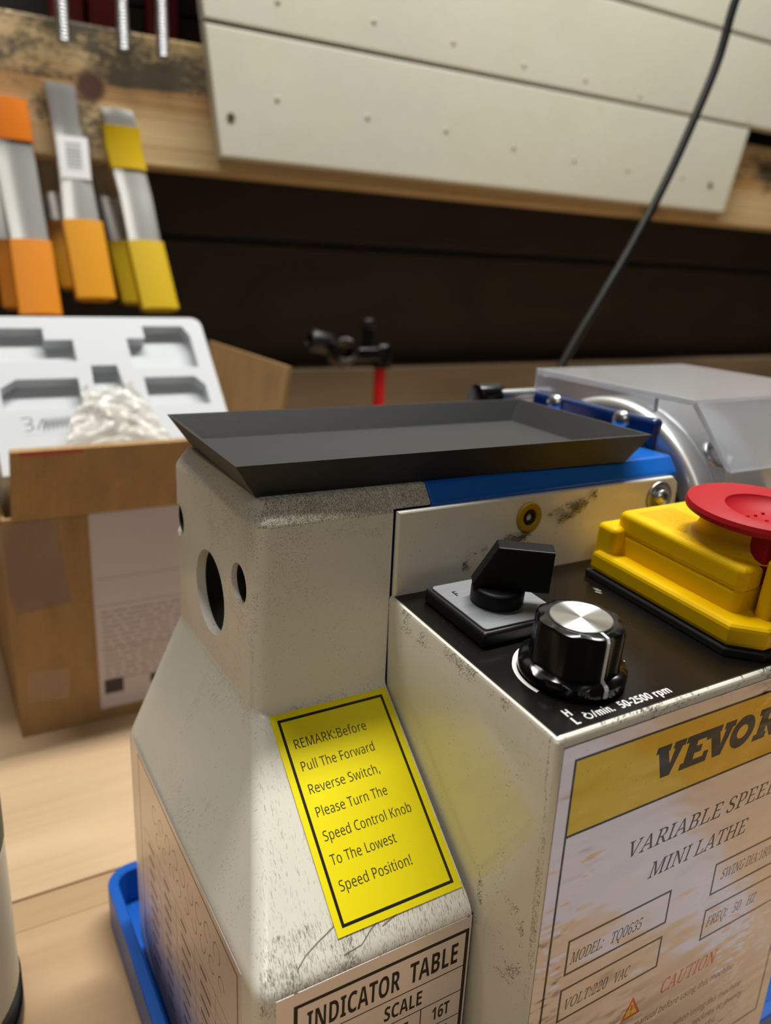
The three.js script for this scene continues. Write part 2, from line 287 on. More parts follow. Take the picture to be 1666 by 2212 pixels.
const topTex = canvasTex(1572, 1008, (g, W, H) => { // x 1.2..132.2 across, z -85..-1 down
  const k = 12, X = (x) => (x - 1.2) * k, Y = (z) => (z + 85) * k; g.fillStyle = '#100d0b'; g.fillRect(0, 0, W, H);
  g.fillStyle = '#e8e8e6'; text(g, 'H', X(9.1), Y(-6.2), 2.7 * k, 3 * k, SANSB); text(g, 'L', X(9.1), Y(-2.4), 2.2 * k, 3 * k, SANSB);
  text(g, '/min.', X(16.8), Y(-2.9), 7.8 * k, 3 * k, SANSB); text(g, '50-2500 rpm', X(26.8), Y(-2.9), 20.6 * k, 3 * k, SANSB);
  g.strokeStyle = '#e8e8e6'; g.lineWidth = .42 * k; g.beginPath(); g.arc(X(15.2), Y(-4.2), 1.15 * k, -1, 4.2); g.stroke(); g.beginPath(); g.moveTo(X(14.4), Y(-6.1)); g.lineTo(X(15.3), Y(-5.2)); g.lineTo(X(14.2), Y(-4.6)); g.stroke();
  // crescent speed scale round the knob: thin at the low end, wide at the high end
  const cx = 25.6, cz = -23.4; g.beginPath(); for (let i = 0; i <= 50; i++) { const a = 2.87 + i / 50 * 3.52, r = 17.1 + Math.max(0, i / 50 - .3) * 5.6; g.lineTo(X(cx + r * Math.cos(a)), Y(cz + r * Math.sin(a))); }
  for (let i = 50; i >= 0; i--) { const a = 2.87 + i / 50 * 3.52; g.lineTo(X(cx + 15.7 * Math.cos(a)), Y(cz + 15.7 * Math.sin(a))); } g.fill();
  g.fillStyle = '#100d0b'; 
  specks(g, 1500, 0, 0, W, H, { len: [.5, 2], wid: [.6, 1.5], alpha: [.15, .6], col: '190,180,160', spread: 3 });
  specks(g, 900, 0, 0, 42 * k, 40 * k, { len: [.5, 3], wid: [.6, 1.7], alpha: [.2, .7], col: '200,195,180', spread: 3, fx: clump(101, 5, 5, .45, 3) });
  specks(g, 260, X(40), Y(-80), 45 * k, 70 * k, { len: [1, 5], wid: [.6, 1.2], alpha: [.2, .6], col: '190,175,140', ang: .5, spread: .4 });
  specks(g, 6, X(72.5), Y(-65.5), 2 * k, 4 * k, { len: [14, 26], wid: [6, 9], alpha: [.4, .6], col: '210,205,190', ang: 1.1, spread: .1 });
});
const plateTex = canvasTex(512, 512, (g, W, H) => {
  g.fillStyle = '#9a9da3'; g.fillRect(0, 0, W, H); for (let i = 0; i < 2600; i++) { const q = rnd() > .5 ? 200 : 100; g.fillStyle = `rgba(${q},${q},${q},${rr(.03, .16).toFixed(2)})`; g.fillRect(rr(-100, W), rr(0, H), rr(60, 300), 1); }
  g.fillStyle = '#1c1c1c'; g.save(); g.translate(70, 150); text(g, 'F', 0, 0, 34, 56, SANSB); g.restore();
});
const benchTex = woodTex(1024, 1024, [206, 179, 144], [174, 146, 112], 201, { rings: 5, contrast: .8 });
const beamTex = dataTex(2048, 512, (u, v) => { // weathered pine: grey mould along the upper edge, an orange heart streak, knots
  const warp = fbm(u, v, 3, 3, 3, 211), line = fbm(u, v + warp * .05, 4, 60, 3, 213), fine = fbm(u, v, 12, 200, 2, 215), w = v + .12 * (warp - .5);
  let c = mix3([202, 180, 136], [160, 130, 88], Math.min(1, Math.max(0, line * .9 + fine * .4 - .25)));
  const h = Math.exp(-(((w - .56) / .11) ** 2)); c = mix3(c, [150, 104, 54], h * (.35 + .5 * line));
  const q = fbm(u, v, 9, 3, 4, 217), g = fbm(u, v, 160, 40, 2, 219); c = mix3(c, [62, 56, 44], Math.min(.85, Math.max(0, (q + .3 * g + (w > .6 ? .16 : -.06) - .66) * 4)));
  for (const [kx, ky] of [[.135, .55], [.61, .4], [.83, .66]]) { const d = Math.hypot((u - kx) * 6.6, v - ky); if (d < .13) c = mix3(c, [66, 36, 28], Math.min(1, (.13 - d) / .05) * .85); }
  return c;
});
const darkTex = woodTex(1024, 512, [50, 35, 25], [24, 17, 12], 221, { rings: 4, contrast: 1.1 });
const stripTex = woodTex(1024, 256, [110, 94, 70], [80, 64, 44], 231, { rings: 3 });
const cardTex = dataTex(512, 512, (u, v) => { const n = fbm(u, v, 20, 6, 4, 241), f = fbm(u, v, 200, 90, 2, 243), l = .5 + .5 * Math.sin(u * Math.PI * 2 * 40); const k = .8 + .16 * n + .1 * f + .02 * l; return [172 * k, 136 * k, 88 * k]; });
const whiteTex = dataTex(512, 512, (u, v) => { const n = fbm(u, v, 4, 6, 4, 251), f = fbm(u, v, 90, 60, 2, 253), k = .97 + .05 * n + .02 * f, y = fbm(u, v, 5, 3, 3, 257) > .6 ? .985 : 1; return [198 * k, 197 * k, 183 * k * y]; });
const boxLabelTex = canvasTex(512, 1024, (g, W, H) => {
  g.fillStyle = '#cfc6c8'; g.fillRect(0, 0, W, H); g.fillStyle = '#6d6366'; g.strokeStyle = '#8a7f82'; g.lineWidth = 3;
  for (const y of [330, 470, 700]) { g.beginPath(); g.moveTo(10, y); g.lineTo(W - 10, y); g.stroke(); }
  for (let r = 0; r < 15; r++) { let x = 24; while (x < W - 60) { const w = 14 + rnd() * 70; g.globalAlpha = .5; g.fillRect(x, 500 + r * 26, w, 9); x += w + 12; } }
  g.globalAlpha = 1; g.fillStyle = '#3a3236'; g.fillRect(18, 868, 70, 78); g.fillRect(190, 880, 40, 52);
});
const barcodeTex = canvasTex(256, 256, (g, W, H) => { g.fillStyle = '#d6d6d8'; g.fillRect(0, 0, W, H); g.fillStyle = '#4a4a4e'; let y = 40; while (y < 210) { const h = 2 + rnd() * 6; g.fillRect(60, y, 130, h); y += h + 3 + rnd() * 7; } });
const scribbleTex = canvasTex(512, 256, (g, W, H) => {
  g.fillStyle = '#bcc0c4'; g.fillRect(0, 0, W, H); g.strokeStyle = '#3c4448'; g.lineWidth = 11; g.lineCap = 'round';
  g.beginPath(); g.moveTo(40, 60); g.bezierCurveTo(140, 10, 150, 110, 80, 130); g.bezierCurveTo(170, 130, 120, 230, 60, 200); g.stroke();
  g.beginPath(); g.moveTo(165, 195); g.quadraticCurveTo(205, 70, 225, 70); for (let i = 0; i < 7; i++) { g.lineTo(215 + i * 38, 200 - i * 4); g.lineTo(255 + i * 36, 78 - i * 3); } g.stroke();
});

// ------------------------------------------------------------------ materials
const std = (o) => new THREE.MeshPhysicalMaterial(o);
const M = {
  cover: std({ map: coverTex, roughness: .34, clearcoat: .35, clearcoatRoughness: .12, bumpMap: peelBump, bumpScale: .00001 }),
  paint: std({ map: paintTex, roughness: .32, clearcoat: .35, clearcoatRoughness: .12 }),
  boxPaint: std({ map: boxTex, roughness: .3, clearcoat: .6, clearcoatRoughness: .1 }),
  blue: std({ color: 0x0b62c4, roughness: .3, clearcoat: .4, clearcoatRoughness: .15 }),
  darkBlue: std({ color: 0x062a5c, roughness: .25, clearcoat: .6, clearcoatRoughness: .1 }),
  chipBlue: std({ color: 0x0850a8, roughness: .35 }),
  remark: std({ map: remarkTex, roughness: .4 }),
  indicator: std({ map: indicatorTex, metalness: .7, roughness: .36 }),
  panel: std({ map: panelTex, metalness: .68, roughness: .17, bumpMap: foilBump, bumpScale: .0013 }),
  side: std({ map: sideTex, metalness: .75, roughness: .28 }),
  top: std({ map: topTex, roughness: .22, specularIntensity: 1 }),
  nameplate: std({ map: plateTex, metalness: .8, roughness: .42 }),
  black: std({ color: 0x070708, roughness: .42 }),
  blackGloss: std({ color: 0x08080a, roughness: .2 }),
  blackMatt: std({ color: 0x060607, roughness: .46, specularIntensity: .4 }),
  rubber: std({ color: 0x0d0d0e, roughness: .8 }),
  print: std({ color: 0x191b1d, roughness: .46, bumpMap: layerBump, bumpScale: .00006 }),
  yellow: std({ color: 0xe6b800, roughness: .4, specularIntensity: .35 }),
  red: std({ color: 0xa40e1a, roughness: .55, specularIntensity: .45 }),
  white: std({ color: 0xd8dcde, roughness: .5 }),
  steel: std({ color: 0xb9bbbd, metalness: 1, roughness: .28 }),
  zinc: std({ color: 0xa8abb0, metalness: 1, roughness: .36 }),
  darkSteel: std({ color: 0x2a2624, metalness: .8, roughness: .5 }),
  spun: std({ color: 0xe2e2e0, metalness: 1, roughness: .33, anisotropy: .9, anisotropyRotation: Math.PI / 2 }),
  oily: std({ color: 0x17130f, metalness: .3, roughness: .55 }),
  yellowRing: std({ color: 0xb08a10, roughness: .45 }),
  clear: std({ color: 0xeef1f6, transmission: .8, thickness: 2, ior: 1.5, roughness: .18 }),
  bench: std({ map: benchTex, roughness: .55 }),
  benchWorn: std({ map: benchTex, color: 0xe4dcd2, roughness: .6 }),
  beam: std({ map: beamTex, roughness: .75 }),
  dark: std({ map: darkTex, roughness: .6 }),
  strip: std({ map: stripTex, roughness: .7 }),
  panelWhite: std({ map: whiteTex, roughness: .5 }),
  card: std({ map: cardTex, roughness: .8 }),
  cardEdge: std({ color: 0xc7a878, roughness: .9 }),
  foam: std({ color: 0xbcc0c4, roughness: .8 }),
  scribble: std({ map: scribbleTex, roughness: .8 }),
  boxLabel: std({ map: boxLabelTex, roughness: .5 }),
  barcode: std({ map: barcodeTex, roughness: .5 }),
  film: std({ color: 0xe6e2da, transmission: .7, thickness: 0, roughness: .35 }),
  tape: std({ color: 0xf2e8d8, roughness: .18, transmission: .9, thickness: 0 }),
  redTape: std({ color: 0xb8423c, roughness: .5 }),
  spring: std({ color: 0xc9c9c6, metalness: .75, roughness: .3 }),
  gripOrange: std({ color: 0xce7c04, roughness: .42 }), gripAmber: std({ color: 0xcc8a04, roughness: .42 }), gripYellow: std({ color: 0xc0a000, roughness: .42 }), padOrange: std({ color: 0xd07008, roughness: .4 }),
  clampRed: std({ color: 0x6a1012, roughness: .5 }),
  post: std({ color: 0xc0000c, roughness: .45 }),
  cream: std({ color: 0xdfd8c2, roughness: .45 }), green: std({ color: 0x3b4a30, roughness: .5 }),
  wall: std({ color: 0x706e6a, roughness: .9 }), floor: std({ color: 0x4a4642, roughness: .8 }), ceiling: std({ color: 0xa8a6a0, roughness: .9 }),
  lampBody: std({ color: 0xe8e8e4, roughness: .5 }), benchLeg: std({ color: 0x8a6a42, roughness: .7 }),
  paper: std({ color: 0xc2c0c8, roughness: .7 }), nail: std({ color: 0xb0a78e, roughness: .5 }), screw: std({ color: 0x4a3a26, roughness: .6 }),
};

// ------------------------------------------------------------------ the room
const X0 = -1900, X1 = 3000, ZB = -722, ZF = 2400, FL = -1095, CE = 1600;
structure('floor', box(X0 - 100, X1 + 100, FL - 100, FL, ZB - 150, ZF + 100), M.floor);
structure('ceiling', box(X0 - 100, X1 + 100, CE, CE + 100, ZB - 150, ZF + 100), M.ceiling);
structure('wall_left', box(X0 - 100, X0, FL, CE, ZB - 150, ZF + 100), M.wall);
structure('wall_right', box(X1, X1 + 100, FL, CE, ZB - 150, ZF + 100), M.wall);
structure('wall_front', box(X0, X1, FL, CE, ZF, ZF + 100), M.wall);
const wallBack = structureGroup('wall_back');
part('wall_core', box(X0, X1, FL, CE, ZB - 150, ZB - 16), M.wall, wallBack);
const plankUV = (g, t = 600) => boxUV(g, t, rnd(), rnd());
// dark boards of the back wall: upper ones set back, one lower board proud of them
part('board', plankUV(rbox(-1000, 2400, 136, 330, ZB - 16, ZB - 4, 2, 1)), M.dark, wallBack);
part('board', plankUV(rbox(-1000, 2400, 332, 540, ZB - 16, ZB - 4, 2, 1)), M.dark, wallBack);
part('board', plankUV(rbox(-1000, 2400, -60, 128, ZB - 16, ZB, 3, 1)), M.dark, wallBack);
part('board', plankUV(rbox(-1000, 2400, -194, -62, ZB - 16, ZB, 3, 1)), M.dark, wallBack);
part('batten', plankUV(rbox(-1000, 2400, -150, -3, ZB, ZB + 34, 2, 1)), M.strip, wallBack, 'paler wooden batten along the foot of the wall');
part('beam', (() => { const g = boxUV(rbox(-1000, 2400, 187, 293, -690, -650, 3, 1), 1), p = g.attributes.position; for (let i = 0; i < p.count; i++) g.attributes.uv.setXY(i, (p.getX(i) + 70) / 700, (p.getY(i) - 187) / 106 * .98 + .01); return g; })(), M.beam, wallBack, 'weathered pine rail with dark stains across the wall');
// white tongue-and-groove cladding screwed to the rail
const clad = thing('wall_cladding', 'cream painted grooved boards screwed to the wooden rail, upper right', 'cladding', [400, 190, -645]);
function cladBoard(x0b, x0t, x1b, x1t, y0, y1) {
  const prof = (x, s) => { const z = -632, b = -646; return [V(x(y0), y0, b), V(x(y0), y0 + 1, z - 1.2), V(x(y0 + 1.5), y0 + 2, z), V(x(y1 - 6), y1 - 6, z), V(x(y1 - 3), y1 - 3, z - .2), V(x(y1), y1 - .5, z - 4), V(x(y1), y1, b)]; };
  const l = (y) => x0b + (x0t - x0b) * (y - y0) / (y1 - y0), r = (y) => x1b + (x1t - x1b) * (y - y0) / (y1 - y0);
  return plankUV(solid([prof(l), prof(r)], .3), 400);
}
const lowBoard = part('board', cladBoard(133, 119.5, 832, 858, 200, 308), M.panelWhite, clad);
const midBoard = part('board', cladBoard(119.5, 106, 2200, 2200, 309, 409), M.panelWhite, clad);
part('board', cladBoard(106, 93, 2200, 2200, 410, 511), M.panelWhite, clad);
part('board', cladBoard(93, 80, 2200, 2200, 512, 612), M.panelWhite, clad);
part('spacer_batten', box(150, 820, 206, 270, -650, -646), M.card, clad);
for (const [x, y] of [[187, 255], [283, 251], [377, 250], [468, 243], [558, 239], [646, 237], [744, 237]]) part('nail_head', lathe([[0, 1], [1.6, .9], [2.4, .3], [2.6, -.3]], 12).rotateX(Math.PI / 2).translate(x, y, -632), M.nail, lowBoard);
for (const [x, y] of [[187, 334], [286, 335], [379, 332], [472, 325], [562, 323], [650, 319], [853, 315]]) part('nail_head', lathe([[0, 1], [1.6, .9], [2.4, .3], [2.6, -.3]], 12).rotateX(Math.PI / 2).translate(x, y, -632), M.nail, midBoard);
for (const [x, y] of [[142, 234], [798, 232]]) part('screw', lathe([[0, .2], [1, .2], [2.2, .8], [3.6, .8], [4, -.2]], 12).rotateX(Math.PI / 2).translate(x, y, -632), M.screw, lowBoard, 'rusty countersunk screw');

// ------------------------------------------------------------------ workbench
const bench = thing('workbench', 'pale beech workbench top of long boards under the machine', 'workbench', [300, FL, -200]);
{ const cuts = [-700, -590, -480, -362, -233, -212, -92, 30, 150, 270, 380];
  for (let i = 0; i < cuts.length - 1; i++) part('plank', boxUV(rbox(-900, 1900, -BENCH - 40, -BENCH - (i === 4 ? .6 : 0), cuts[i] + .35, cuts[i + 1] - .35, .7, 1), 640, rnd(), rnd()), i > 3 && i < 6 ? M.benchWorn : M.bench, bench);
  for (const x of [-820, 1820]) for (const z of [-640, 320]) part('leg', rbox(x - 40, x + 40, FL, -BENCH - 40, z - 40, z + 40, 3, 1), M.benchLeg, bench); }

// ------------------------------------------------------------------ lathe
const lathe_ = thing('mini_lathe', 'cream and blue bench lathe with warning stickers, control panel and chuck', 'lathe', [30, -BENCH, -100]);
// gear cover: hollow casting, two bores and a spindle hole in its end
{
  const ys = [];
  for (const [y, i] of [[43.6, 6], [43.5, 5.2], [43, 4.5], [38.2, 1], [37.2, .35], [35.9, 0]]) ys.push({ y, f: 0, i });
  for (const [y, f] of [[-26.4, 0], [-27.6, .006], [-29.4, .036], [-74.4, .947], [-76.2, .977], [-77.8, .993], [-79.6, 1], [-183, 1]]) ys.push({ y, f, i: 0 });
  const rings = ys.map(({ y, f, i }) => ringXZ(-48.5 - 23 * f + i, .4, -174 + i, -86.3 + 59.3 * f - i, [Math.max(.8, 5 - i), .3, .3, Math.max(.8, 5 - i * .6)], y, 6));
  const b = (g) => { const h = g.index ? g : mergeVertices(g); const q = new Brush(h); q.updateMatrixWorld(); return q; };
  const ev = new Evaluator(); ev.useGroups = false; ev.attributes = ['position', 'normal', 'uv'];
  let r = b(solid(rings, .6));
  const cav = solid([[39, 0], [-28, 0], [-78, 1], [-190, 1]].map(([y, f]) => ringXZ(-45 - 23 * f, -3, -170, -90 + 59.3 * f, 3, y, 3)), .6);
  r = ev.evaluate(r, b(cav), SUBTRACTION);
  for (const [y, z, rad] of [[-1.5, -131, 15.6], [13.2, -101, 7], [15, -169.3 + 1.5, 6.6]]) r = ev.evaluate(r, b(cyl(rad, rad, 12, 48).rotateZ(Math.PI / 2).translate(-47, y, z)), SUBTRACTION);
  let g = r.geometry.index ? r.geometry.toNonIndexed() : r.geometry.clone(); g.clearGroups?.();
  const lip = extrude([[174, 37], [86.9, 37], [87.2, 38.2], [90.8, 43], [91.5, 43.5], [92.3, 43.6], [168, 43.6], [174, 38]], 14.9, .25, 1).rotateY(Math.PI / 2).translate(.4, 0, 0);
  g = merge(g, lip);
  const p = g.attributes.position, uv = g.attributes.uv, A = V(), B = V(), Cc = V(), N = V();
  for (let i = 0; i < p.count; i += 3) {
    A.fromBufferAttribute(p, i); B.fromBufferAttribute(p, i + 1); Cc.fromBufferAttribute(p, i + 2); N.copy(B).sub(A).cross(Cc.clone().sub(A)).normalize();
    const mx = (A.x + B.x + Cc.x) / 3, mz = (A.z + B.z + Cc.z) / 3, end = Math.abs(N.x) > .62 || (Math.abs(N.x) > Math.abs(N.z) && N.y < .8);
    [A, B, Cc].forEach((q, k) => {
      let u, v = (q.y - COVER.y0) / COVER.ys;
      if (N.y > .9) { u = (q.x - COVER.x0) / COVER.xs * .5; v = (40 - (q.z + 92) * .25 - COVER.y0) / COVER.ys; if (v > .99) v = .98 - (v % .06); } else if (end) u = .5 + (q.z - COVER.z0) / COVER.zs * .5; else u = (q.x - COVER.x0) / COVER.xs * .5;
      uv.setXY(i + k, Math.min(1, Math.max(0, u)), v);
    });
  }
  const cover = part('gear_cover', g, M.cover, lathe_, 'scuffed cream gear cover with a round hole in its end');
  for (const [y, z, rad] of [[13.2, -101, 7], [15, -167.8, 6.6]]) {
    part('screw_recess', boxUV(lathe([[rad - .1, 1.9], [rad - .5, 2], [rad - .9, 14], [rad - .1, 14], [rad - .1, 1.9]], 40).rotateZ(-Math.PI / 2).translate(-48.5, y, z), 120), M.oily, cover, 'dark bore for a cover screw');
    part('screw', merge(cyl(5.4, 5.4, 3, 24), cyl(2, 2, 1, 6).translate(0, 2, 0)).rotateZ(Math.PI / 2).translate(-39, y, z), M.darkSteel, cover, 'dark screw head deep in its bore');
  }
  part('edge_seal', box(.6, 2.1, -171, -80.5, -168, -28.6), M.rubber, lathe_, 'black seal between cover and control box');
  const sp = part('spindle_gear', lathe([[8, -6], [36, -6], [36, 6], [12, 6], [12, 9], [8, 9], [8, -6]], 40).rotateZ(Math.PI / 2).translate(-24, -1.5, -131), M.darkSteel, lathe_);
  const D = V(0, -45, 54.02).normalize();
  part('remark_sticker', slab(V(-44.4, -28.6, -85.13).addScaledVector(D, 68.5), V(1, 0, 0), D.clone().negate(), 44, 68.5, .22).translate(0, .12, .1), M.remark, cover, 'bright yellow remark sticker with black frame and text');
  part('indicator_label', slab(V(-66, -183, -26.98), V(1, 0, 0), V(0, 1, 0), 66.3, 104, .2), M.indicator, cover, 'silvery indicator table label');
  // end label, five sided
  const s = new THREE.Shape([[-166, -71], [-38.5, -73.4], [-38.5, -178], [-140, -178], [-160, -167]].map(([z, y]) => new THREE.Vector2(z, y)));
  const sg = new THREE.ExtrudeGeometry(s, { depth: .2, bevelEnabled: false }).rotateY(-Math.PI / 2).translate(-71.5, -4.2, 0);
  { const q = sg.attributes.position; for (let i = 0; i < q.count; i++) sg.attributes.uv.setXY(i, (q.getZ(i) + 170) / 132, 1 - (-70 - 4.2 - q.getY(i)) / 108); }
  part('end_label', sg, M.side, cover, 'silvery end label with brown outline seen edge on');
}
// headstock
{
  const prof = (t) => [[-86.6, -100], [-86.6, t - 6.2], [-87.2, t - 5.2], [-90.8, t - .6], [-92, t], [-168, t], [-173, t - 4], [-173, -100]].map(([z, y]) => [-z, y]);
  part('headstock', boxUV(merge(extrude(prof(37), 134.5, .8).rotateY(Math.PI / 2).translate(3.5, 0, 0), extrude(prof(43.7), 122.4, .6, 3).rotateY(Math.PI / 2).translate(15.6, 0, 0)), 120), M.blue, lathe_, 'blue headstock casting under the black tray');
  const pl = new THREE.Shape([[1, -2], [1, 36.6], [133.5, 36.6], [136.4, 34], [137, 31], [137, -2]].map(([x, y]) => new THREE.Vector2(x, y)));
  const plate = part('front_plate', boxUV(extrude(pl, 2.4, .7).translate(0, 0, -86.6), 120, .3, .2), M.paint, lathe_, 'smeared cream metal plate on the headstock front');
  part('oil_cup', lathe([[2.9, -.4], [3, .9], [3.6, 1.2], [5.2, 1.2], [5.7, .8], [5.7, -.6]], 40).rotateX(Math.PI / 2).translate(57.2, 28.3, -84.2), M.yellowRing, plate, 'yellow ring round a dark set screw');
  part('set_screw', merge(lathe([[0, -.6], [1.3, -.6], [1.5, .4], [2.6, .5], [3.2, -.4]], 24)).rotateX(Math.PI / 2).translate(57.2, 28.3, -83.7), M.oily, plate);
  part('washer', lathe([[3, 0], [3, 1.2], [6.6, 1.2], [7, .8], [7, 0]], 40).rotateX(Math.PI / 2).translate(125.8, 28.4, -84.2), M.zinc, plate);
  part('bolt', merge(lathe([[0, 3.2], [2.4, 2.9], [3.8, 1.6], [4.1, 0]], 32), cyl(4.2, 4.2, 1.2, 32).translate(0, .4, 0)).rotateX(Math.PI / 2).translate(125.8, 28.4, -83), M.steel, plate, 'domed zinc bolt with washer');
  // smears of grease on the plate
  const smear = canvasTex(512, 256, (g, W, H) => { g.clearRect(0, 0, W, H); specks(g, 15000, 0, 0, W, H, { len: [2, 10], wid: [.8, 3], alpha: [.3, .9], col: '38,28,16', ang: -.35, spread: .5, fx: (x, y) => { const d = Math.abs(y - (.86 - .75 * x)); return Math.max(0, .9 - d * 6) * Math.max(0, fbm(x, y, 9, 5, 3, 301) - .38) * 7 * (x > .12 ? 1 : .5); } }); });
  const sm = new THREE.MeshPhysicalMaterial({ map: smear, transparent: true, roughness: .5, polygonOffset: true, polygonOffsetFactor: -1 });
  part('grease_smear', slab(V(28, 10, -84.2), V(1, 0, 0), V(0, 1, 0), 62, 26, .06), sm, plate, 'dark grease smear running from the oil cup');
}
// control box with its top sloping down to the front
const TILT = 4.2 * Math.PI / 180, tilt = (g) => g.rotateX(TILT);
const cbox = (() => {
  const top = (x, z) => -z * Math.tan(TILT);
  const ring = (y, i) => ringXZ(i + (typeof y === 'number' ? .03 * -Math.max(y, -180) : 0), 133 - i, -86.1, -i, [.3, .3, 1.4, 1.4], typeof y === 'number' ? y : (x, z) => top(x, z) + y(), 3);
  const g = solid([ring(() => 0, 1.3), ring(() => -.4, .45), ring(() => -1.3, 0), ring(-30, 0), ring(-171, 0)], .6);
  const p = g.attributes.position; const h = g;
  for (let i = 0; i < p.count; i++) { const nx = Math.abs(h.attributes.normal.getX(i)); h.attributes.uv.setXY(i, nx > .7 ? (p.getZ(i) + 100) / 100 : (p.getX(i) + 100) / 240, 1 - (10 - p.getY(i)) / 200); }
  return part('control_box', g, M.boxPaint, lathe_, 'cream sheet metal control box');
})();
part('panel_overlay', tilt(box(1.2, 131.8, 0, .35, -84.6, -1.6)), M.top, cbox, 'black control panel overlay with white print');
part('front_label', slab(V(2.6, -170, .02), V(1, 0, 0), V(0, 1, 0), 128.5, 167, .2), M.panel, cbox, 'crumpled silver front label with yellow band');
// forward and reverse switch
{
  const sw = part('rotary_switch', tilt(rbox(8.6, 42, .3, 5.6, -78, -44.2, 1.2).translate(0, 0, 0)), M.black, lathe_, 'black forward and reverse switch with a lever handle');
  const s = new THREE.Shape(); const a = 10, b = 40.6, c = 45.6, d = 76.6, q = 2; s.moveTo(a + q, c); s.lineTo(b - q, c); s.quadraticCurveTo(b, c, b, c + q); s.lineTo(b, d - q); s.quadraticCurveTo(b, d, b - q, d); s.lineTo(a + q, d); s.quadraticCurveTo(a, d, a, d - q); s.lineTo(a, c + q); s.quadraticCurveTo(a, c, a + q, c);
  const np = extrude(s, .6, .12, 1).rotateX(-Math.PI / 2).translate(0, 5.6, 0);
  { const p = np.attributes.position; for (let i = 0; i < p.count; i++) np.attributes.uv.setXY(i, (p.getX(i) - a) / 30.6, 1 - (p.getZ(i) + 76.6) / 31); }
  part('name_plate', tilt(np), M.nameplate, sw, 'brushed aluminium name plate');
  const hub = lathe([[0, 12.2], [7.6, 12.2], [8.6, 11.5], [8.8, 10.8], [8.8, 7.2], [8.2, 6.2]], 48);
  const blade = extrude([[-8.4, 10.5], [-8.9, 12.8], [-2, 26.6], [16, 26.6], [16, 12], [8.2, 12], [8.2, 10.5]], 7.4, .5).translate(0, 0, -3.7);
  part('handle', tilt(merge(hub, blade).rotateY(-33 * Math.PI / 180).translate(25.2, 0, -60.2)), M.blackMatt, sw, 'black wedge shaped lever');
}
// speed knob
{
  const at = [25.6, 0, -23.4], put = (g) => tilt(g.translate(...at));
  const lobes = (y, r, d) => { const pts = []; for (let i = 0; i < 120; i++) { const a = i / 120 * Math.PI * 2, w = Math.pow(.5 + .5 * Math.cos(a * 8 + 1.1), 1.2); pts.push(V((r - d * w) * Math.cos(a), y, (r - d * w) * Math.sin(a))); } return pts; };
  const body = solid([lobes(18.7, 9.3, 0), lobes(18.9, 11.2, .7), lobes(18.4, 12.6, 1), lobes(17.2, 13.1, 1.2), lobes(6.4, 13.4, 1.2), lobes(5, 13.8, .9)], .55);
  const kn = part('speed_knob', put(body), M.blackGloss, lathe_, 'fluted black speed knob with bright cap');
  const skirt = (y, r, d) => { const pts = []; for (let i = 0; i < 120; i++) { const a = i / 120 * Math.PI * 2, w = Math.pow(.5 + .5 * Math.cos(a * 8 + 1.1), 1.6); pts.push(V(r * Math.cos(a), y - d * w, r * Math.sin(a))); } return pts; };
  part('skirt', put(solid([skirt(5.6, 13, .3), skirt(5.5, 14.6, .9), skirt(5, 15.6, .9), skirt(4.4, 15.9, .4), skirt(1.4, 15.9, 0), skirt(1, 15.4, 0)], .6)), M.blackGloss, kn, 'dimpled skirt');
  const cap = new THREE.CircleGeometry(9.1, 64, 0, Math.PI * 2); const rings = [];
  for (const [y, r] of [[18.2, 9.3], [19, 9.3], [19.25, 9.05], [19.1, 8.8], [19.02, 6], [18.98, 3], [18.95, .05]]) { const pts = []; for (let i = 0; i < 96; i++) { const a = i / 96 * Math.PI * 2; pts.push(V(r * Math.cos(a), y, r * Math.sin(a))); } rings.push(pts); }
  const cg = outward(loft(rings, .5)); { const p = cg.attributes.position; for (let i = 0; i < p.count; i += 3) { const us = [0, 1, 2].map((k) => Math.atan2(p.getZ(i + k), p.getX(i + k)) / Math.PI / 2), m = Math.max(...us); for (let k = 0; k < 3; k++) cg.attributes.uv.setXY(i + k, (m - us[k] > .5 ? us[k] + 1 : us[k]) * 10, Math.hypot(p.getX(i + k), p.getZ(i + k)) / 9); } }
  part('cap', put(cg), M.spun, kn, 'spun aluminium cap');
  const A = 97 * Math.PI / 180, c = Math.cos(A), s_ = Math.sin(A), line = [[9.6, 19.1], [12.4, 18.9], [13.25, 17.6], [13.5, 6.2], [14.2, 5.5], [15.5, 5.1], [16.05, 4.2], [16.05, 1.8]];
  part('pointer_line', put(solid(line.map(([r, y], i) => { const w = .42 + (i > 3 ? .25 : 0), k = []; for (const [dx, dr] of [[-w, -.4], [w, -.4], [w, .12], [-w, .12]]) k.push(V((r + dr) * c - dx * s_, y + dr * .4, (r + dr) * s_ + dx * c)); return k; }), .4)), M.white, kn, 'white pointer line');
}
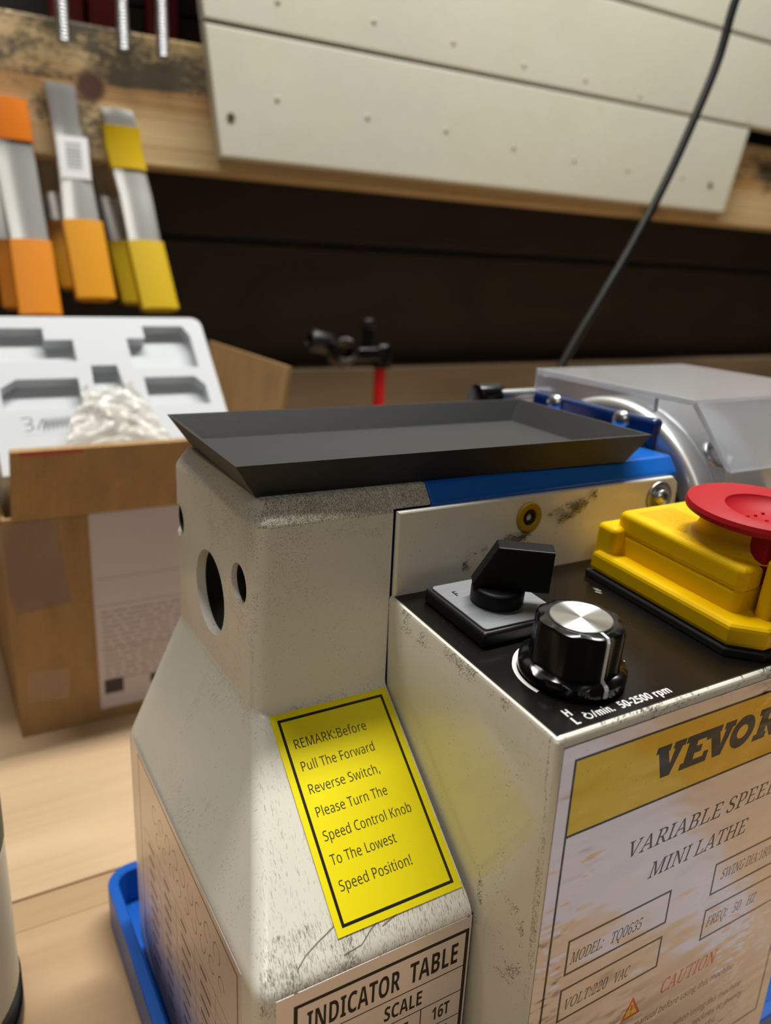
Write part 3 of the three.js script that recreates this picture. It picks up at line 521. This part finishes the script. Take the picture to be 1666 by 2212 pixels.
// emergency stop
{
  const es = part('emergency_stop', (() => {
    const oct = (i) => [[80 + i, -73 + i], [80 + i, -12.2 - i * .5], [89 + i * .3, -4.4 - i], [121 - i * .3, -4.4 - i], [130 - i, -12.5 - i * .5], [130 - i, -73 + i]];
    const ex = (pts, h0, h1, bev) => extrude(pts.map(([x, z]) => [x, -z]), h1 - h0, bev, 3).rotateX(-Math.PI / 2).translate(0, h0, 0);
    const flange = ex(oct(0), 3, 11.2, 2), block = rbox(87, 124, 7, 20, -70.5, -16.2, 2.8, 4);
    const lug = rbox(82, 96, 4, 21.5, -75.5, -66, 2.2, 4), lug2 = rbox(115, 129, 4, 21.5, -75.5, -66, 2.2, 4);
    const wedge = rbox(93, 113, 9, 31, -14, -8.6, 1.6, 4);
    return tilt(merge(flange, block, lug, lug2, wedge));
  })(), M.yellow, lathe_, 'yellow emergency stop switch with red mushroom button');
  part('gasket', tilt(extrude([[79, 74], [79, 11.6], [88.4, 3.4], [121.6, 3.4], [131, 12], [131, 74]], 2.8, .5, 2).rotateX(-Math.PI / 2).translate(0, .3, 0)), M.rubber, es, 'black rubber gasket');
  const notch = new THREE.Shape([[86.8, 68.4], [87.6, 70.1], [89.4, 70.8], [124.4, 70.8], [124.4, 15.8], [115.5, 15.8], [114.5, 20], [111, 27], [100, 27], [96.4, 20], [95.6, 15.8], [89.6, 15.8], [87.6, 16.6], [86.8, 18.4]].map(([x, z]) => new THREE.Vector2(x, z)));
  part('lid', tilt(extrude(notch, 9, 2.2, 5).rotateX(-Math.PI / 2).translate(0, 18.1, 0)), M.yellow, es);
  const grime = canvasTex(512, 512, (g, W, H) => { specks(g, 5200, 0, 0, W, H, { len: [1, 7], wid: [.7, 2], alpha: [.15, .7], col: '44,28,6', ang: .5, spread: .6, fx: (x, y) => Math.max(0, 1 - Math.hypot(x - .5, y - .5) * 2.1) * Math.max(0, fbm(x, y, 7, 7, 3, 311) - .36) * 4 }); });
  part('grime_mark', tilt(box(87.8, 110, 27.1, 27.16, -66, -20)), std({ map: grime, transparent: true, roughness: .6 }), es, 'oily grime beside the button');
  part('neck', tilt(lathe([[21.5, 26.6], [19, 27.4], [17.6, 29], [17, 31.5], [17, 38]], 64).translate(110.5, 0, -33)), M.yellow, es);
  part('latch', tilt(rbox(96.6, 113.5, 19, 37.5, -27, -16.6, 1.5)), M.red, es, 'red latch below the button');
  const ev = new Evaluator(); ev.useGroups = false; ev.attributes = ['position', 'normal', 'uv'];
  const b = (g) => { const q = new Brush(mergeVertices(g)); q.updateMatrixWorld(); return q; };
  const disc = lathe([[.01, 36.4], [22.6, 36.4], [24, 37.2], [24.4, 38.6], [23.9, 40], [22, 40.9], [14, 41.8], [.01, 42.2]], 96);
  let capG = ev.evaluate(b(disc), b(new THREE.SphereGeometry(14.2, 96, 64).scale(1, .4, 1).translate(-4.2, 43, 5.6)), SUBTRACTION).geometry;
  capG = toCreasedNormals(capG.index ? capG.toNonIndexed() : capG, .45);
  const cap = part('mushroom_cap', tilt(capG.translate(110.5, 0, -31.5)), M.red, es, 'red mushroom button with dished top');
  for (const dz of [-4.4, 0, 4.5]) for (const dx of [-4, .3, 4.2]) { const h = 43 - .4 * Math.sqrt(201.6 - dx * dx - dz * dz); part('grip_dot', tilt(new THREE.SphereGeometry(.62, 10, 8).translate(106.3 + dx, h + .1, -25.9 + dz)), M.red, cap); }
}
// chuck and its guard
{
  const prof = [[0, 0], [58, 0], [61, 1.5], [62.3, 3.5], [62.3, 10], [61.6, 10.6], [61.6, 12], [62.3, 12.6], [62.3, 42], [60.5, 44.5], [20, 45], [20, 60], [0, 60]];
  const ch = part('chuck', lathe(prof.map(([r, h]) => [Math.max(r, .01), h]), 96).rotateZ(-Math.PI / 2).translate(142, -1.5, -131), std({ color: 0xd6d7d8, metalness: .9, roughness: .42, anisotropy: .3 }), lathe_, 'steel lathe chuck behind the clear guard');
  for (const a of [45.2, 165, 285]) {
    const R = (g) => g.translate(163, 0, 0).rotateX(0), rot = (a - 90) * -1; // key sockets on the rim
    const g = lathe([[4.4, -1], [4.4, 1], [6.4, 1.1], [7.4, .2], [7.4, -1.5]], 40), h = cyl(4.5, 4.5, .6, 32).translate(0, -.9, 0);
    const P = (q) => q.translate(0, 62.2, 0).rotateX((90 - a) * Math.PI / 180).translate(163, -1.5, -131);
    part('key_socket', P(g), M.steel, ch); part('socket_bore', P(h), M.black, ch);
  }
  part('back_plate', cyl(52, 52, 5, 64).rotateZ(Math.PI / 2).translate(140.2, -1.5, -131), M.darkSteel, lathe_);
  const br = part('guard_bracket', rbox(139.6, 146, 38, 56.4, -184, -103, 2.4, 4), M.darkBlue, lathe_, 'blue hinge bar of the chuck guard');
  for (const z of [-166, -122]) part('bolt', merge(lathe([[0, 3.6], [2.6, 3.2], [4.4, 1.6], [4.8, 0]], 28)).rotateZ(Math.PI / 2).translate(139.7, 52.4, z), M.steel, br);
  part('hinge_rod', cyl(3.4, 3.4, 34, 20).rotateZ(Math.PI / 2).translate(146, 52, -196), M.steel, lathe_);
  part('hinge_knob', lathe([[0, -8], [6.8, -8], [7.4, -7], [7.4, 6], [6.8, 7.4], [0, 7.6]], 28).rotateZ(Math.PI / 2).translate(124, 50.5, -201), M.blackGloss, lathe_, 'black knob at the back of the guard');
  part('hinge_post', rbox(112, 132, -60, 44, -208, -174, 2), M.blue, lathe_);
  const T = 2.6, W = 112, x = 148;
  const pane = (pts) => boxUV(extrude(pts.map(([z, y]) => [-z, y]), W, .5, 2).rotateY(Math.PI / 2).translate(x, 0, 0), 100);
  part('guard_top', pane([[-192, 66.4], [-91, 66.4], [-92.4, 63.8], [-192, 63.8]]), M.clear, lathe_, 'scratched clear plastic guard, top');
  part('guard_slope', pane([[-91, 66.4], [-68.4, 40.6], [-71, 40.4], [-92.4, 63.8]]), M.clear, lathe_, 'clear guard, sloping face');
  part('guard_front', pane([[-68.4, 40.6], [-66, -20], [-68.6, -20], [-71, 40.4]]), M.clear, lathe_, 'clear guard, front face');
  part('guard_end', boxUV(extrude([[112, 53], [192, 55.4], [192, 63.8], [112, 63.8]], T, .3, 1).rotateY(Math.PI / 2).translate(x, 0, 0), 100), M.clear, lathe_, 'clear guard, end cheek');
}
// bed and tray under the machine
part('bed', boxUV(merge(rbox(20, 620, -172, -95, -170, -96, 3, 2), rbox(140, 620, -95, -88, -172, -150, 1, 2), rbox(140, 620, -95, -88, -116, -94, 1, 2)), 120), M.paint, lathe_);
{
  const out = (i, y) => ringXZ(-79 + i, 560 - i, -207 + i, -3 - i, Math.max(12 - i, 2), y, 6);
  part('chip_tray', solid([out(4, -192), out(4, -173.6), out(3.4, -173), out(-.6, -173), out(-1, -173.6), out(-1, -194.6), out(4, -BENCH)], .5), M.chipBlue, lathe_, 'blue sheet metal chip tray');
}
// ------------------------------------------------------------------ black printed tray on the headstock
{
  const tr = thing('parts_tray', 'shallow black plastic tray with sloping sides lying on top of the machine', 'tray', [34, 43.8, -131]);
  const rect = (x0, x1, z0, z1, y) => [V(x0, y, z0), V(x1, y, z0), V(x1, y, z1), V(x0, y, z1)];
  const R = [rect(-75.4, 75.4, -36, 36, 46.2), rect(-83.6, 83.6, -41.4, 41.4, 55.2), rect(-84.9, 84.9, -42.8, 42.8, 55.2), rect(-77.2, 77.2, -38, 38, 43.8)];
  const g = boxUV(outward(loft(R, .2)), 14).rotateY(-2.3 * Math.PI / 180).translate(33.7, 0, -130.2);
  part('pan', g, M.print, tr);
}
// ------------------------------------------------------------------ background things
// open parcel with a foam insert
{
  const pb = thing('cardboard_box', 'open brown cardboard parcel with raised flaps and a pale label', 'box', [-5, -BENCH, -480]);
  const w = 3, uvc = (g) => boxUV(g, 160);
  part('front_wall', uvc(rbox(-97, 86, -BENCH, -44, -383, -380, .8, 1)), M.card, pb); part('back_wall', uvc(rbox(-97, 86, -BENCH, -44, -583, -580, .8, 1)), M.card, pb);
  part('left_wall', uvc(rbox(-97, -94, -BENCH, -44, -580, -383, .8, 1)), M.card, pb); part('right_wall', uvc(rbox(83, 86, -BENCH, -44, -580, -383, .8, 1)), M.card, pb);
  part('bottom', uvc(box(-94, 83, -BENCH, -BENCH + 3, -580, -383)), M.card, pb);
  const flap = (name, o, u, v, a, b) => part(name, uvc(slab(o, u, v, a, b, w)), M.card, pb);
  flap('front_flap', V(-91, -44, -381), V(1, 0, 0), V(0, 50, 30), 174, 58); flap('back_flap', V(-94, -44, -583), V(1, 0, 0), V(0, 80, -8), 176, 82);
  flap('right_flap', V(86, -44, -402), V(0, 0, -1), V(14, 84, 0), 178, 86); flap('left_flap', V(-94, -44, -580), V(0, 0, 1), V(-24, 60, 0), 190, 66);
  part('address_label', slab(V(-46.5, -187, -379.9), V(1, 0, 0), V(0, 1, 0), 92, 141, .2), M.boxLabel, pb, 'pale lilac paper label');
  part('tape', slab(V(-94, -108, -379.8), V(1, .12, 0), V(-.12, 1, 0), 34, 60, .1), M.tape, pb, 'shiny strip of clear tape'); part('tape', slab(V(-92, -170, -379.8), V(1, -.1, 0), V(.1, 1, 0), 26, 22, .1), M.tape, pb);
  part('red_tape', slab(V(-86, 2.9, -353), V(1, 0, 0), V(0, 50, 30), 34, 2.6, 3.4), M.redTape, pb, 'strip of red tape on the flap edge');
}
{
  const fo = thing('foam_insert', 'white polystyrene packing block with square pockets leaning in the parcel', 'foam', [-20, -60, -440]);
  const s = new THREE.Shape(), x0 = -93, x1 = 57, b = -38, t = 85, q = 9; s.moveTo(x0, b); s.lineTo(x1, b); s.lineTo(x1, t - q); s.quadraticCurveTo(x1, t, x1 - q, t); s.lineTo(x0 + q, t); s.quadraticCurveTo(x0, t, x0, t - q); s.lineTo(x0, b);
  const hole = (pts) => s.holes.push(new THREE.Path(pts.map((p) => new THREE.Vector2(p[0], p[1]))));
  hole([[-88, 47], [-88, 75], [-54, 75], [-54, 65], [-36, 65], [-36, 47]]); hole([[13, 66], [13, 77], [42, 77], [46, 68], [46, 40], [0, 40], [0, 66]]);
  hole([[-29, 22], [-28, 43], [-11, 43], [-9, 22]]); hole([[-86, 9], [-86, 26], [-76, 33], [-38, 33], [-38, 9]]); hole([[5, 8], [5, 32], [41, 32], [47, 24], [47, 8]]);
  const turn = (g) => g.rotateX(-Math.PI / 4).translate(0, 9, -410);
  const g = mergeGeometries([extrude(s, 10, 0), extrude([[x0, b], [x1, b], [x1, t - 3], [x1 - 3, t], [x0 + 3, t], [x0, t - 3]], 80, 0).translate(0, 0, -80)].map((k) => plain(k)));
  part('block', turn(g.translate(0, 0, -10)), M.foam, fo);
  part('marker_scribble', turn(slab(V(-80, -10, -.05), V(1, 0, 0), V(0, 1, 0), 36, 16, .15)), M.scribble, fo, 'black marker scribble');
}
{
  const bag = thing('plastic_bag', 'crumpled clear plastic bag lying over the white foam', 'bag', [-20, 5, -405]);
  const g = new THREE.PlaneGeometry(74, 52, 46, 34), p = g.attributes.position;
  for (let i = 0; i < p.count; i++) { const u = p.getX(i) / 74 + .5, v = p.getY(i) / 52 + .5; p.setZ(i, 8 + 9 * (fbm(u * .99, v * .99, 5, 7, 2, 401) - .4)); p.setX(i, p.getX(i) * (1.02 - .62 * v) + 6 * (fbm(u * .9, v * .9, 6, 6, 2, 403) - .5)); p.setY(i, p.getY(i) + 5 * (fbm(u * .9, v * .9, 5, 7, 2, 405) - .5)); }
  g.computeVertexNormals();
  part('film', toCreasedNormals(g.rotateX(-Math.PI / 4).translate(-22, 4, -404), .35), M.film, bag);
}
// spring clamps biting the rail
function springClamp(label, x, topY, padMat, grip, opts) {
  const c = thing('spring_clamp', label, 'clamp', [x, 187, -655], 'spring clamps on the wooden rail');
  const strip = (pts, t, off = 0) => { // pts: [x centre, y, z, half width]
    const rings = pts.map(([cx, y, z, hw], i) => {
      const a = pts[Math.max(0, i - 1)], b = pts[Math.min(pts.length - 1, i + 1)], d = V(0, b[1] - a[1], b[2] - a[2]).normalize(), n = V(0, d.z, -d.y).multiplyScalar(d.y < 0 ? 1 : -1), r = [];
      const k = t / 2, e = Math.min(k * .9, 3);
      const bow = (u) => n.clone().multiplyScalar(3.2 * (1 - u * u));
      for (const u of [-1, 1]) r.push(V(cx + u * (hw - e * .3), y, z).addScaledVector(n, -k - 1));
      for (const u of [1, .94, .75, .45, 0, -.45, -.75, -.94, -1]) r.push(V(cx + u * hw, y, z).addScaledVector(n, Math.abs(u) > .97 ? k - e : k - 1).add(bow(Math.min(1, Math.abs(u)))));
      return r;
    });
    return solid(rings, .6);
  };
  const S = opts, lerp = (P, y) => { for (let i = 0; i < P.length - 1; i++) if (y <= P[i][1] && y >= P[i + 1][1]) { const f = (P[i][1] - y) / (P[i][1] - P[i + 1][1]); return P[i].map((v, k) => v + (P[i + 1][k] - v) * f); } return P[P.length - 1]; };
  const cut = (P, y1, y0, grow) => { const r = [lerp(P, y1)]; P.forEach((p) => { if (p[1] < y1 - 1 && p[1] > y0 + 1) r.push(p); }); const q = lerp(P, y0), l = r[r.length - 1]; if (y0 < -900) { const d = (f, w) => [q[0] + (q[0] - l[0]) * f, q[1] - f * 14, q[2] + f * 6, q[3] - w]; r.push(d(-.3, 0), d(-.12, .8), d(0, 3.4), d(.03, 5)); } else r.push(q); return r.map((p) => [p[0], p[1], p[2], p[3] + grow]); };
  part('front_arm', strip(S.front, 5), M.spring, c); part('rear_arm', strip(S.rear, 5), M.spring, c);
  if (S.pad) part('jaw_pad', strip(cut(S.front, S.pad[0], S.pad[1], 1.4), 9), padMat, c);
  part('front_grip', strip(cut(S.front, S.grip, -999, 1.6), 10), grip, c); part('rear_grip', strip(cut(S.rear, S.grip, -999, 1.6), 10), grip, c);
  const pv = lerp(S.front, 158), pr = lerp(S.rear, 158); part('pivot_pin', cyl(2.5, 2.5, Math.abs(pv[2] - pr[2]) + 6, 14).rotateX(Math.PI / 2).translate((pv[0] + pr[0]) / 2, 158, (pv[2] + pr[2]) / 2), M.spring, c);
  if (S.label) part('price_sticker', slab(V(S.label[0], S.label[1], S.label[2]), V(1, 0, 0), V(0, 1, -.22), 24, 34, .3), M.barcode, c, 'white barcode sticker');
  return c;
}
springClamp('yellow spring clamp with yellow jaw pad, rightmost on the wooden rail', 60, 220, M.gripYellow, M.gripYellow, {
  front: [[44, 229, -646, 14], [46, 222, -644, 14], [48, 200, -645, 14.5], [51, 181, -641, 14.5], [54, 160, -633, 14.5], [57, 121, -620, 14.5], [63, 66, -600, 15]], rear: [[40, 222, -695, 14], [42, 190, -697, 14], [46, 160, -690, 14], [52, 121, -676, 14], [60, 68, -664, 14]], pad: [217, 182], grip: 122 });
springClamp('bare metal spring clamp with amber grips and a barcode sticker, middle one on the rail', 5, 240, M.gripAmber, M.gripAmber, {
  front: [[-2, 243, -645, 13], [-1, 236, -644, 12.5], [1, 215, -643, 11.5], [3, 200, -640, 12.5], [4, 173, -632, 13], [5, 136, -620, 15], [9, 74, -600, 15]], rear: [[-6, 230, -695, 13], [-4, 190, -697, 13], [-2, 160, -690, 13], [0, 130, -678, 14], [6, 80, -666, 14]], grip: 136, label: [-8, 170, -626] });
springClamp('spring clamp with orange jaw pad and orange grips, leftmost on the rail', -40, 224, M.padOrange, M.gripOrange, {
  front: [[-43, 227, -646, 14], [-43, 215, -644, 15], [-42, 197, -642, 15], [-41, 180, -638, 16], [-39, 150, -630, 15.5], [-37, 118, -620, 15], [-36, 60, -600, 15.5]], rear: [[-47, 222, -695, 14], [-46, 190, -697, 14], [-45, 160, -690, 14], [-44, 121, -678, 14], [-42, 62, -666, 15]], pad: [227, 196], grip: 118 });
// bar clamps hung over the rail: red bar behind it, threaded spindle in front
[[3.5, 18, 274, 'leftmost'], [51, 50, 275, 'middle'], [84, 101, 275, 'rightmost']].forEach(([x, xr, y, which]) => {
  const c = thing('bar_clamp', `red bar clamp with zinc threaded spindle, ${which} above the rail`, 'clamp', [x, 293, -665], 'bar clamps hung over the rail');
  part('bar', rbox(xr - 14, xr + 14, 215, 470, -708, -696, 2, 2), M.clampRed, c);
  part('jaw', rbox(Math.min(x, xr) - 12, Math.max(x, xr) + 12, 430, 465, -710, -628, 4, 2), M.clampRed, c);
  const turns = 64, pts = []; for (let i = 0; i <= turns; i++) { const h = y + i / turns * 165; pts.push([4.6, h], [5.4, h + .7], [5.4, h + 1.3], [4.6, h + 2]); }
  part('spindle', lathe([[.01, y - 1], [4, y - 1], ...pts, [.01, y + 168]], 14).translate(x, 0, -640), M.zinc, c);
});
// magnifier stand with red post
{
  const s = thing('clamp_stand', 'small stand with red post and black adjustable clamp head by the wall', 'stand', [262, -BENCH, -550]);
  part('base', lathe([[.01, 0], [38, 0], [40, 2], [40, 10], [36, 13], [.01, 13]], 32).translate(262, -BENCH, -550), M.blackMatt, s);
  part('post', cyl(5.6, 5.6, 204, 24).translate(262, -BENCH + 112, -550), M.post, s, 'red round post');
  const head = part('clamp_head', merge(lathe([[.01, 0], [9, 0], [9.6, 1], [9.6, 20], [8, 23], [.01, 23]], 24).translate(264, 17, -550), rbox(226, 262, 24, 37, -556, -543, 3).rotateZ(0), rbox(243, 251, 32, 54, -554, -546, 2)), M.blackGloss, s, 'black clamp head');
  part('knob', lathe([[.01, -4], [6, -4], [7, -3], [7, 4], [5, 5.5], [.01, 5.5]], 20).translate(247, 58, -550), M.black, head);
  part('lens_barrel', lathe([[8, -16], [13, -16], [14, -14], [14, 10], [11, 16], [8, 16], [8, -16]], 28).rotateX(Math.PI / 2 - .25).rotateY(-.35).translate(219, 33, -546), M.blackGloss, s, 'black tubular eyepiece');
  part('eyepiece', lathe([[5, -10], [10, -10], [10.5, 8], [7, 11], [5, 11], [5, -10]], 24).rotateZ(Math.PI / 2 - .2).translate(197, 42, -552), M.black, s);
}
// hanging cord
tag(part('power_cord', tube([[420, 470, -290], [405, 360, -295], [388, 299, -300], [380, 262, -300], [366, 226, -300], [345, 180, -300], [318, 132, -300], [298, 101, -300], [268, 55, -300], [235, 0, -296], [205, -60, -270], [190, -120, -235], [185, -150, -205]], 3.1, 120, 12), M.black, structureGroupless()), 'thin black cable hanging in front of the cream boards', 'cable');
function structureGroupless() { const g = scene; ORIGIN.set(g, [0, -BENCH, 0]); return g; }
// jar at the left edge
{
  const j = thing('storage_jar', 'cream plastic jar with dark base at the left edge of the bench', 'jar', [-168, -BENCH, -172]);
  part('base', lathe([[.01, 0], [46, 0], [47, 2], [47, 20], [.01, 20]], 48).translate(-168, -BENCH, -172), M.blackGloss, j, 'black base'); part('body', lathe([[.01, 20], [46, 20], [46.4, 22], [46.4, 86], [45, 88], [.01, 88]], 48).translate(-168, -BENCH, -172), M.cream, j);
  part('lid', lathe([[.01, 88], [46, 88], [46.6, 90], [46.6, 128], [44, 131], [.01, 131]], 48).translate(-168, -BENCH, -172), M.green, j, 'dark green lid');
}
// paper on the bench in front of the machine, mirrored in the foil label
{
  const p = thing('paper_sheet', 'white paper sheet on the bench in front of the lathe, mirrored in its label', 'paper', [190, -BENCH, 170]);
  part('sheet', box(-70, 70, 0, .4, -100, 100).rotateY(.5).translate(190, -BENCH + .05, 165), M.paper, p);
}
// ------------------------------------------------------------------ lamps
for (const L of LAMPS) {
  const [x, y, z] = L.at, [w, h] = L.size, t = thing('ceiling_light', L.label, 'light', [x, y, z]);
  part('housing', rbox(x - w / 2 - 20, x + w / 2 + 20, y + 6, y + 60, z - h / 2 - 12, z + h / 2 + 12, 8, 2), M.lampBody, t);
  for (const s of [-1, 1]) part('bracket', box(x + s * w / 3 - 8, x + s * w / 3 + 8, y + 58, CE, z - 8, z + 8), M.lampBody, t);
  part('diffuser', box(x - w / 2, x + w / 2, y, y + 6, z - h / 2, z + h / 2), std({ color: 0xffffff, emissive: L.color, emissiveIntensity: L.glow, roughness: .6 }), t);
  const a = new THREE.RectAreaLight(L.color, L.power, w / 1000, h / 1000); a.position.set(x / 1000, y / 1000 + Y0 - .006, z / 1000); a.rotation.x = -Math.PI / 2; scene.add(a);
}
renderer.render(scene, camera);
